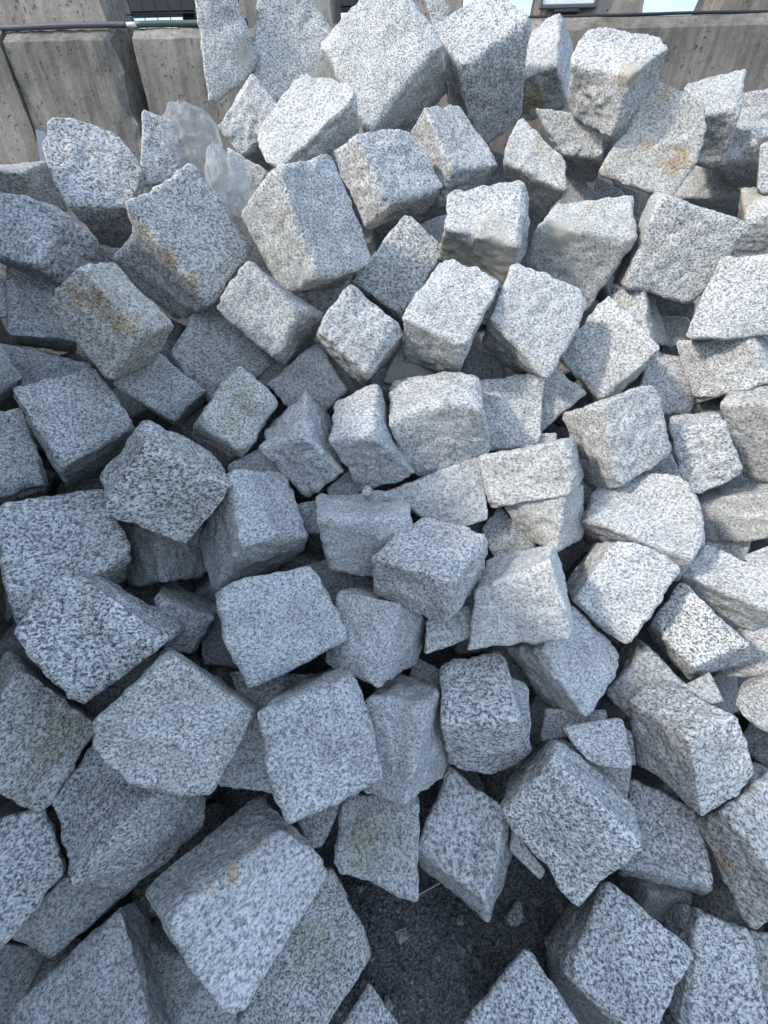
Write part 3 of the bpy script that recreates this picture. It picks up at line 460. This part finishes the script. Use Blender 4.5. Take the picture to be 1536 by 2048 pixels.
([-184,1113,852,-188,1186,789,-176,1088,820,-176,1167,765,-111,1156,891,-123,1225,824,-79,1106,827,-102,1182,770],0.6,0.0,0.5,'dark stone under the ridge-topped bluish block',[],[],[]),
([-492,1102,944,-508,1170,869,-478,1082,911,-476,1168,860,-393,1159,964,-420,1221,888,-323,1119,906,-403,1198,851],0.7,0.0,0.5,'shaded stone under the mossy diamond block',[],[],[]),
([68,1501,1202,80,1616,1126,-6,1430,1084,32,1559,1029,211,1441,1112,193,1565,1049,110,1417,1054,115,1551,1007],1.0,0.55,0.3,'smooth sandy-coloured block under the pale block mid pile',[[1,56,1447,1110,70],[1,144,1445,1110,53]],[],[]),
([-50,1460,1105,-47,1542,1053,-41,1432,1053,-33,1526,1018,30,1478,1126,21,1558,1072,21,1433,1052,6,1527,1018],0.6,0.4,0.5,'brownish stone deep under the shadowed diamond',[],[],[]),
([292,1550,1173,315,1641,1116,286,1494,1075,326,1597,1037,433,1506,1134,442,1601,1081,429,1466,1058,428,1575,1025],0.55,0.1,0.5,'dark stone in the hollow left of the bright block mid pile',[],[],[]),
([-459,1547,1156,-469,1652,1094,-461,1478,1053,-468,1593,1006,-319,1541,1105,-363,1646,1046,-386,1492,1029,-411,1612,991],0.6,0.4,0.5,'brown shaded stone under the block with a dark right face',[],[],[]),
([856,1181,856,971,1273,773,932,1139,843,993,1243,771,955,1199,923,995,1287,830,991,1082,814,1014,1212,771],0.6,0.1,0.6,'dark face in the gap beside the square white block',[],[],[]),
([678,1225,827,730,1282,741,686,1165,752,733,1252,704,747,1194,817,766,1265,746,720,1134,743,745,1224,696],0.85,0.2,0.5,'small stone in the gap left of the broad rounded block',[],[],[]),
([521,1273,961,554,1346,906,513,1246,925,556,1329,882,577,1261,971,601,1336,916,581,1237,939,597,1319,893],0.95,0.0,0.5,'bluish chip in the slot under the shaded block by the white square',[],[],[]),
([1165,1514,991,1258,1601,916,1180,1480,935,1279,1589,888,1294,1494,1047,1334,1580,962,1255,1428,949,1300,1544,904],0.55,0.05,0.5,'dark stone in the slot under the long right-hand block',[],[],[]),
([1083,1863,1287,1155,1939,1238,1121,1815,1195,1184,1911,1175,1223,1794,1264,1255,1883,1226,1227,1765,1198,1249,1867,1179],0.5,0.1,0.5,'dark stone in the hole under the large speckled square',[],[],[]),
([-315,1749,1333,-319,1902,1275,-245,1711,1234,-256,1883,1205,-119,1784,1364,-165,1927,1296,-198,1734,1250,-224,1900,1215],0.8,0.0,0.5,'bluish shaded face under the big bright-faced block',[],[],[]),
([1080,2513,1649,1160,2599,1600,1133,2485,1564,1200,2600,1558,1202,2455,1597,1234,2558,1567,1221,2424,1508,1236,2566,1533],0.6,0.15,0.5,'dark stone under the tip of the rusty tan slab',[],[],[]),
([928,2384,1797,992,2498,1758,954,2365,1690,1016,2523,1716,1019,2387,1837,1029,2496,1788,997,2336,1689,1022,2484,1699],0.8,0.2,0.5,'shaded face left of the rusty tan slab',[],[],[]),
([-834,1983,1831,-862,2094,1797,-879,1903,1625,-894,2041,1636,-736,2004,1799,-785,2108,1763,-745,1970,1653,-802,2098,1657],1.02,0.2,0.8,'white block beside the plastic bag, against the left wall',[],[],[]),
([-567,1997,1735,-571,2120,1698,-562,1942,1606,-565,2079,1592,-432,1992,1669,-493,2120,1643,-509,1966,1576,-539,2122,1593],1.0,0.5,0.4,'buff block behind the lower plastic bag',[],[],[]),
]
BURIED = [[-0.883, 0.15, 0.03], [-0.567, 0.114, 0.03], [0.531, 0.103, 0.03], [-0.624, 0.286, 0.03], [0.753, 0.274, 0.03], [0.934, 0.247, 0.03], [1.114, 0.233, 0.03], [-1.098, 0.406, 0.129], [-0.918, 0.383, 0.102], [-0.53, 0.388, 0.048], [1.021, 0.396, 0.03], [-0.772, 0.555, 0.211], [-0.647, 0.517, 0.184], [0.217, 0.518, 0.104], [0.422, 0.529, 0.063], [0.935, 0.554, 0.037], [1.272, 0.515, 0.03], [-0.893, 0.669, 0.329], [0.505, 0.681, 0.169], [0.832, 0.656, 0.147], [1.363, 0.638, 0.06], [-1.191, 0.782, 0.428], [-0.82, 0.8, 0.398], [-0.653, 0.774, 0.361], [-0.492, 0.77, 0.355], [-0.102, 0.764, 0.301], [0.395, 0.792, 0.296], [0.764, 0.764, 0.203], [1.125, 0.779, 0.21], [1.318, 0.791, 0.173], [-1.243, 0.923, 0.532], [-0.892, 0.942, 0.542], [-0.723, 0.925, 0.515], [-0.534, 0.976, 0.525], [0.3, 0.928, 0.396], [0.847, 0.933, 0.293], [1.03, 0.936, 0.318], [-0.449, 1.037, 0.548], [-0.287, 1.057, 0.543], [1.122, 1.045, 0.385], [-1.262, 1.219, 0.781], [-1.048, 1.182, 0.739], [-0.215, 1.17, 0.626], [0.334, 1.182, 0.595], [0.672, 1.18, 0.554], [0.832, 1.213, 0.542], [1.239, 1.201, 0.498], [1.582, 1.216, 0.454], [-1.327, 1.346, 0.916], [0.055, 1.343, 0.733], [1.286, 1.338, 0.607], [1.619, 1.296, 0.498], [-1.45, 1.456, 0.982], [-0.92, 1.496, 0.951], [-0.683, 1.428, 0.883], [0.478, 1.473, 0.807], [0.666, 1.477, 0.783], [1.19, 1.507, 0.723], [-1.512, 1.627, 1.105], [-1.188, 1.579, 1.042], [-0.816, 1.607, 1.075], [-0.112, 1.658, 0.972], [0.04, 1.627, 0.954], [0.749, 1.613, 0.876], [-0.881, 1.731, 1.14], [-0.388, 1.773, 1.098], [0.336, 1.704, 0.975], [0.498, 1.761, 1.014], [0.913, 1.722, 0.933], [1.062, 1.756, 0.946], [-0.278, 1.839, 1.152], [0.439, 1.848, 1.066], [0.775, 1.848, 1.045], [1.276, 1.88, 1.035], [0.466, 2.002, 1.201], [0.845, 1.989, 1.142], [1.011, 2.027, 1.145], [-0.092, 2.153, 1.392], [0.943, 2.15, 1.252], [1.136, 2.142, 1.238], [1.457, 2.148, 1.185]]
def unit_cube(n):
    """grid cube: param coords in [-1,1]^3, quads"""
    t = np.linspace(-1, 1, n + 1)
    idx = {}; V = []; F = []
    def vid(i, j, k):
        key = (i, j, k)
        if key not in idx: idx[key] = len(V); V.append((t[i], t[j], t[k]))
        return idx[key]
    for ax in range(3):
        for side in (0, n):
            for a in range(n):
                for b in range(n):
                    q = []
                    for (da, db) in ((0, 0), (1, 0), (1, 1), (0, 1)):
                        c = [0, 0, 0]; c[ax] = side; c[(ax + 1) % 3] = a + da; c[(ax + 2) % 3] = b + db
                        q.append(vid(*c))
                    F.append(q if side else q[::-1])
    return np.array(V), np.array(F)
CUBES = {n: unit_cube(n) for n in (16, 26, 36)}
def block_mesh(K, seed, n, r0=.14, eds=(), grooves=()):
    """K: 8 corners in mm (index 4i+2j+k). A split-faced block: rounded, chipped, uneven."""
    rg = np.random.default_rng(seed)
    U, F = CUBES[n]; U = U.copy()
    K = np.array(K, float).reshape(8, 3) / 1000.0
    cen = K.mean(0); size = np.linalg.norm(K.max(0) - K.min(0)) / 1.9
    # handedness
    e = K[4] - K[0]; f = K[2] - K[0]; g = K[1] - K[0]
    if np.dot(np.cross(e, f), g) < 0: F = F[:, ::-1]
    # round edges in parameter space, radius varying along the edges
    r = r0 * (1 + .55 * noise(U, 1.1, seed + 5) + .35 * noise(U, 3.1, seed + 6))
    r = np.clip(r, .03, .4)[:, None]
    inner = np.clip(U, -1 + r, 1 - r); d = U - inner
    L = np.linalg.norm(d, axis=1, keepdims=True)
    U = np.where(L > 1e-9, inner + d / np.maximum(L, 1e-9) * np.minimum(L, r), U)
    edge = np.clip(L[:, 0] / (r[:, 0] * .35), 0, 1)
    # trilinear map
    a = (U * 1.075 + 1) / 2
    P = np.zeros_like(U)
    for i in (0, 1):
        for j in (0, 1):
            for k in (0, 1):
                wt = (a[:, 0] if i else 1 - a[:, 0]) * (a[:, 1] if j else 1 - a[:, 1]) * (a[:, 2] if k else 1 - a[:, 2])
                P += wt[:, None] * K[4 * i + 2 * j + k]
    for (ei, ej, ek, dx, dy, dz) in eds:                      # bulge or dent along one edge
        wt = np.ones(len(U))
        for ax, e in enumerate((ei, ej, ek)):
            wt = wt * ((1 - (2 * a[:, ax] - 1) ** 2).clip(0, 1) if e == 3 else (a[:, ax] if e else 1 - a[:, ax]).clip(0, 1))
        P += wt[:, None] * np.array([dx, dy, dz]) / 1000.0
    P -= cen
    # split facets: cutting planes over corners and edges
    for q in range(9):
        c = rg.integers(0, 3); m = rg.choice([-1, 1], 3).astype(float)
        if rg.random() < .6: m[c] = 0
        m += rg.normal(0, .22, 3); m /= np.linalg.norm(m)
        h = P @ m; dmax = h.max(); cut = dmax - size * rg.uniform(.005, .042)
        ex = np.maximum(0, h - cut); P -= ex[:, None] * m * .97
    nrm = P / np.maximum(np.linalg.norm(P, axis=1, keepdims=True), 1e-6)
    D = .0055 * noise(P, 9, seed) + .0030 * noise(P, 24, seed + 1) + .0020 * noise(P, 60, seed + 2)
    # scalloped breaks
    s = noise(P, 13, seed + 9); D -= .007 * np.clip(s - .3, 0, 1)
    D += edge * (.0030 * noise(P, 34, seed + 3) + .0022 * noise(P, 75, seed + 4) - .001)
    P = P + nrm * D[:, None] * min(1.2, size / .2)
    for (x0, y0, z0, x1, y1, z1, wd, dp) in grooves:          # drill or chisel groove across a face
        p0 = np.array([x0, y0, z0]) / 1000 - cen; p1 = np.array([x1, y1, z1]) / 1000 - cen; dv = p1 - p0
        s = np.clip(((P - p0) @ dv) / (dv @ dv), -.1, 1.1); d = np.linalg.norm(P - p0 - s[:, None] * dv, axis=1)
        P = P - nrm * (dp / 1000 * np.exp(-(d / (wd / 1000)) ** 2))[:, None]
    return P, F, cen
def block(i, K, tone, warm, cont, label, stains=(), n=26, name='granite_block', r0=.14, eds=(), grooves=()):
    P, F, cen = block_mesh(K, 1000 + i * 17, n, r0, eds, grooves)
    me = bpy.data.meshes.new(name)
    me.vertices.add(len(P)); me.vertices.foreach_set('co', P.astype(np.float32).ravel())
    me.loops.add(F.size); me.loops.foreach_set('vertex_index', F.astype(np.int32).ravel())
    me.polygons.add(len(F)); me.polygons.foreach_set('loop_start', np.arange(0, F.size, 4, dtype=np.int32))
    me.polygons.foreach_set('use_smooth', np.ones(len(F), dtype=bool))
    me.update(calc_edges=True); me.materials.append(GR); me.set_sharp_from_angle(angle=math.radians(42))
    if stains:
        col = np.zeros((len(P), 4), np.float32); col[:, 3] = 1
        Wp = P + cen
        for (ch, x, y, z, rad) in stains:
            d = np.linalg.norm(Wp - np.array([x, y, z]) / 1000.0, axis=1) / (rad / 1000.0)
            d += .45 * noise(Wp, 40, 7 + i)
            col[:, ch] = np.maximum(col[:, ch], np.clip(1.6 - 1.6 * d, 0, 1))
        at = me.color_attributes.new('stain', 'FLOAT_COLOR', 'POINT'); at.data.foreach_set('color', col.ravel())
    o = bpy.data.objects.new(name, me); C.objects.link(o); o.location = cen
    o.color = (tone, warm, cont, 1)
    tag(o, label, 'stone', 'granite blocks in the pile')
    return o
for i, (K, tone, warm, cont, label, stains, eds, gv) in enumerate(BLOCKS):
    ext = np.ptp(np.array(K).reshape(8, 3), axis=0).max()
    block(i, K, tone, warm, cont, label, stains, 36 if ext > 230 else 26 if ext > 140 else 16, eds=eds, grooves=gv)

# stones of the layer underneath, glimpsed in the gaps
rgf = np.random.default_rng(4)
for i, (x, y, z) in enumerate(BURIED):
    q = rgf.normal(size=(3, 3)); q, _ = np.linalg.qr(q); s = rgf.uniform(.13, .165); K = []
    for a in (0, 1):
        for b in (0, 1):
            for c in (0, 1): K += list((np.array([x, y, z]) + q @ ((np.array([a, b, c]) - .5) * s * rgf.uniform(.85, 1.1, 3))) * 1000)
    o = block(3000 + i, K, rgf.uniform(.4, .62), rgf.uniform(0, .3), .6, 'shaded granite block glimpsed deep in the gaps under the outer stones', (), 16)  # dark tone paints the shade of the gaps into these stones
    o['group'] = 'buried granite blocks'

# ---------------------------------------------------------------- plastic bags, loose stones, gravel
def plastic():
    g = N('clear_plastic'); tc = g.n('ShaderNodeTexCoord'); v = tc.outputs['Object']
    g.b.inputs['Base Color'].default_value = (.62, .635, .65, 1); g.b.inputs['Roughness'].default_value = .38
    g.b.inputs['Specular IOR Level'].default_value = .5
    tr = g.n('ShaderNodeBsdfTransparent'); tr.inputs['Color'].default_value = (.95, .96, .97, 1)
    tl = g.n('ShaderNodeBsdfTranslucent'); tl.inputs['Color'].default_value = (.62, .64, .66, 1)
    m1 = g.n('ShaderNodeMixShader'); m1.inputs['Fac'].default_value = .4
    g.l(g.b.outputs[0], m1.inputs[1]); g.l(tl.outputs[0], m1.inputs[2])
    m2 = g.n('ShaderNodeMixShader'); n = g.noise(v, 14, 5, .7, 1.6)
    oi = g.n('ShaderNodeObjectInfo'); se = g.n('ShaderNodeSeparateColor'); g.l(oi.outputs['Color'], se.inputs['Color'])
    g.l(g.math('MULTIPLY', g.ramp(n, [(.32, .97), (.5, .78), (.66, .50)]), se.outputs['Red']), m2.inputs['Fac'])   # milky folds, clear film between
    g.l(m1.outputs[0], m2.inputs[1]); g.l(tr.outputs[0], m2.inputs[2])
    g.l(m2.outputs[0], g.out.inputs['Surface'])
    mp = g.n('ShaderNodeMapping'); g.l(v, mp.inputs['Vector']); mp.inputs['Scale'].default_value = (1, 1, .35); mp.inputs['Rotation'].default_value = (.5, .3, .2)
    g.l(g.bump(g.noise(mp.outputs['Vector'], 34, 4, .6, 1.2), .5, .010), g.b.inputs['Normal'])
    return g.m
PL = plastic()
def bag(loc, rad, tilt, seed, label, top, clear=.9):
    V = []; F = []; nu, nv = 84, 60
    for j in range(nv + 1):
        for i in range(nu):
            th = 2 * math.pi * i / nu; ph = math.pi * j / nv
            V.append((math.sin(ph) * math.cos(th), math.sin(ph) * math.sin(th), math.cos(ph)))
    for j in range(nv):
        for i in range(nu): F.append((j * nu + i, j * nu + (i + 1) % nu, (j + 1) * nu + (i + 1) % nu, (j + 1) * nu + i))
    U = np.array(V); r = 1 + .16 * noise(U, 1.3, seed) + .10 * (1 - np.abs(noise(U, 2.6, seed + 1)) * 2) + .05 * (1 - np.abs(noise(U * np.array([1.6, 1.6, .7]), 3.2, seed + 2)) * 2) + .012 * noise(U, 9, seed + 3)
    pinch = 1 - top * np.clip(U[:, 2], 0, 1) ** 2
    P = U * r[:, None]; P[:, :2] *= pinch[:, None]; P *= np.array(rad)
    o = mesh_obj('plastic_bag', P, F, PL, smooth=True); o.location = loc; o.rotation_euler = tilt; o.color = (clear, 0, 0, 1)
    return tag(o, label, 'plastic bag')
bag((-0.703, 2.032, 1.747), (.098, .07, .115), (math.radians(-18), math.radians(-8), .2), 5, 'puffed clear plastic bag between the white block and the crest stones', .12, .95)
bag((-0.547, 1.865, 1.644), (.062, .05, .105), (math.radians(-20), math.radians(-16), .4), 8, 'crumpled milky plastic bag below the puffed one, above the stepped block', .72, .78)

# loose chips
def chip(loc, s, seed, label, tone=.95, name='stone_chip'):
    """thin many-cornered flake with uneven faces"""
    rg = np.random.default_rng(seed); import bmesh
    k = 7; an = np.sort(rg.uniform(0, 6.283, k)); ra = rg.uniform(.6, 1.1, k); V = []
    for z, f in ((-.5, 1.0), (.1, .96), (.5, .62)):
        for a, r in zip(an, ra): V.append((math.cos(a) * r * f * s[0] / 2, math.sin(a) * r * f * s[1] / 2, (z + rg.normal(0, .12)) * s[2]))
    bm = bmesh.new(); [bm.verts.new(v) for v in V]; bmesh.ops.convex_hull(bm, input=bm.verts[:])
    bmesh.ops.subdivide_edges(bm, edges=bm.edges[:], cuts=2, use_grid_fill=True)
    for v in bm.verts: v.co += Vector(rg.normal(0, s[2] * .05, 3))
    me = bpy.data.meshes.new(name); bm.to_mesh(me); bm.free(); me.materials.append(GR)
    o = bpy.data.objects.new(name, me); C.objects.link(o); o.location = loc; o.rotation_euler = (rg.normal(0, .2), rg.normal(0, .2), rg.uniform(0, 6))
    o.color = (tone, .05, .6, 1)
    return tag(o, label, 'stone chip', 'loose stone chips')
chip((-0.047, 1.026, 0.897), (.05, .04, .024), 901, 'small chip lying on the crumbling top of the centre block', .95)
chip((0.006, 1.021, 0.888), (.04, .03, .016), 902, 'tiny flake beside the chip on the crumbling block top', .9)
chip((0.373, 0.224, 0.030), (.08, .055, .02), 903, 'flat stone flake lying on the gravel under the sharp-pointed block', .75)
chip((0.044, 0.186, 0.020), (.05, .05, .02), 904, 'dusty flake on the dark gravel at the bottom centre', .6)
# crushed gravel over the foot of the pile
def rubble(name, n, region, smin, smax, seed, mat, kindlabel):
    rg = np.random.default_rng(seed)
    base = np.array([(1, 0, 0), (-1, 0, 0), (0, 1, 0), (0, -1, 0), (0, 0, 1), (0, 0, -1)], float)
    tri = np.array([(0, 2, 4), (2, 1, 4), (1, 3, 4), (3, 0, 4), (2, 0, 5), (1, 2, 5), (3, 1, 5), (0, 3, 5)])
    x = rg.uniform(region[0], region[1], n); y = rg.uniform(region[2], region[3], n)
    P = np.stack([x, y, np.zeros(n)], 1); z = core_height(x, y) + .020 * noise(P, 3, 3) + .012 * noise(P, 9, 4) + .006 * noise(P, 22, 5)
    V = []; F = []
    for i in range(n):
        s = smin + (smax - smin) * rg.random() ** 4
        q = base * rg.uniform(.55, 1.2, (6, 1)) * s * np.array([1, rg.uniform(.6, 1), rg.uniform(.4, .8)])
        a = rg.uniform(0, 6.28); q = q @ np.array([[math.cos(a), -math.sin(a), 0], [math.sin(a), math.cos(a), 0], [0, 0, 1]])
        q += rg.normal(0, s * .15, (6, 3))
        V.append(q + [x[i], y[i], z[i] + s * .15]); F.append(tri + 6 * i)
    o = mesh_obj(name, np.concatenate(V), np.concatenate(F).tolist(), mat)
    return tag(o, kindlabel, 'gravel', kind='stuff')
GRAV = gravel_mat('crushed_granite', (.05, .052, .056), (.21, .215, .225), 60)
rubble('gravel', 16000, (-.9, 1.2, -.35, .75), .002, .012, 77, GRAV, 'dark crushed gravel and grit between the lowest stones')
sp = rubble('stone_splinters', 900, (-.7, 1.0, -.3, .7), .003, .022, 78, GR, 'scattered granite splinters and crumbs on the dark gravel'); sp.color = (.5, .05, .7, 1)
tw = tube('straw', [np.array((0.077, 0.253, 0.020)), np.array((0.164, 0.285, 0.045))], .0022, plain('dry_straw', (.42, .40, .34), .7), seg=6)
tag(tw, 'pale straw lying on the gravel under the dusty crumbling block', 'straw')
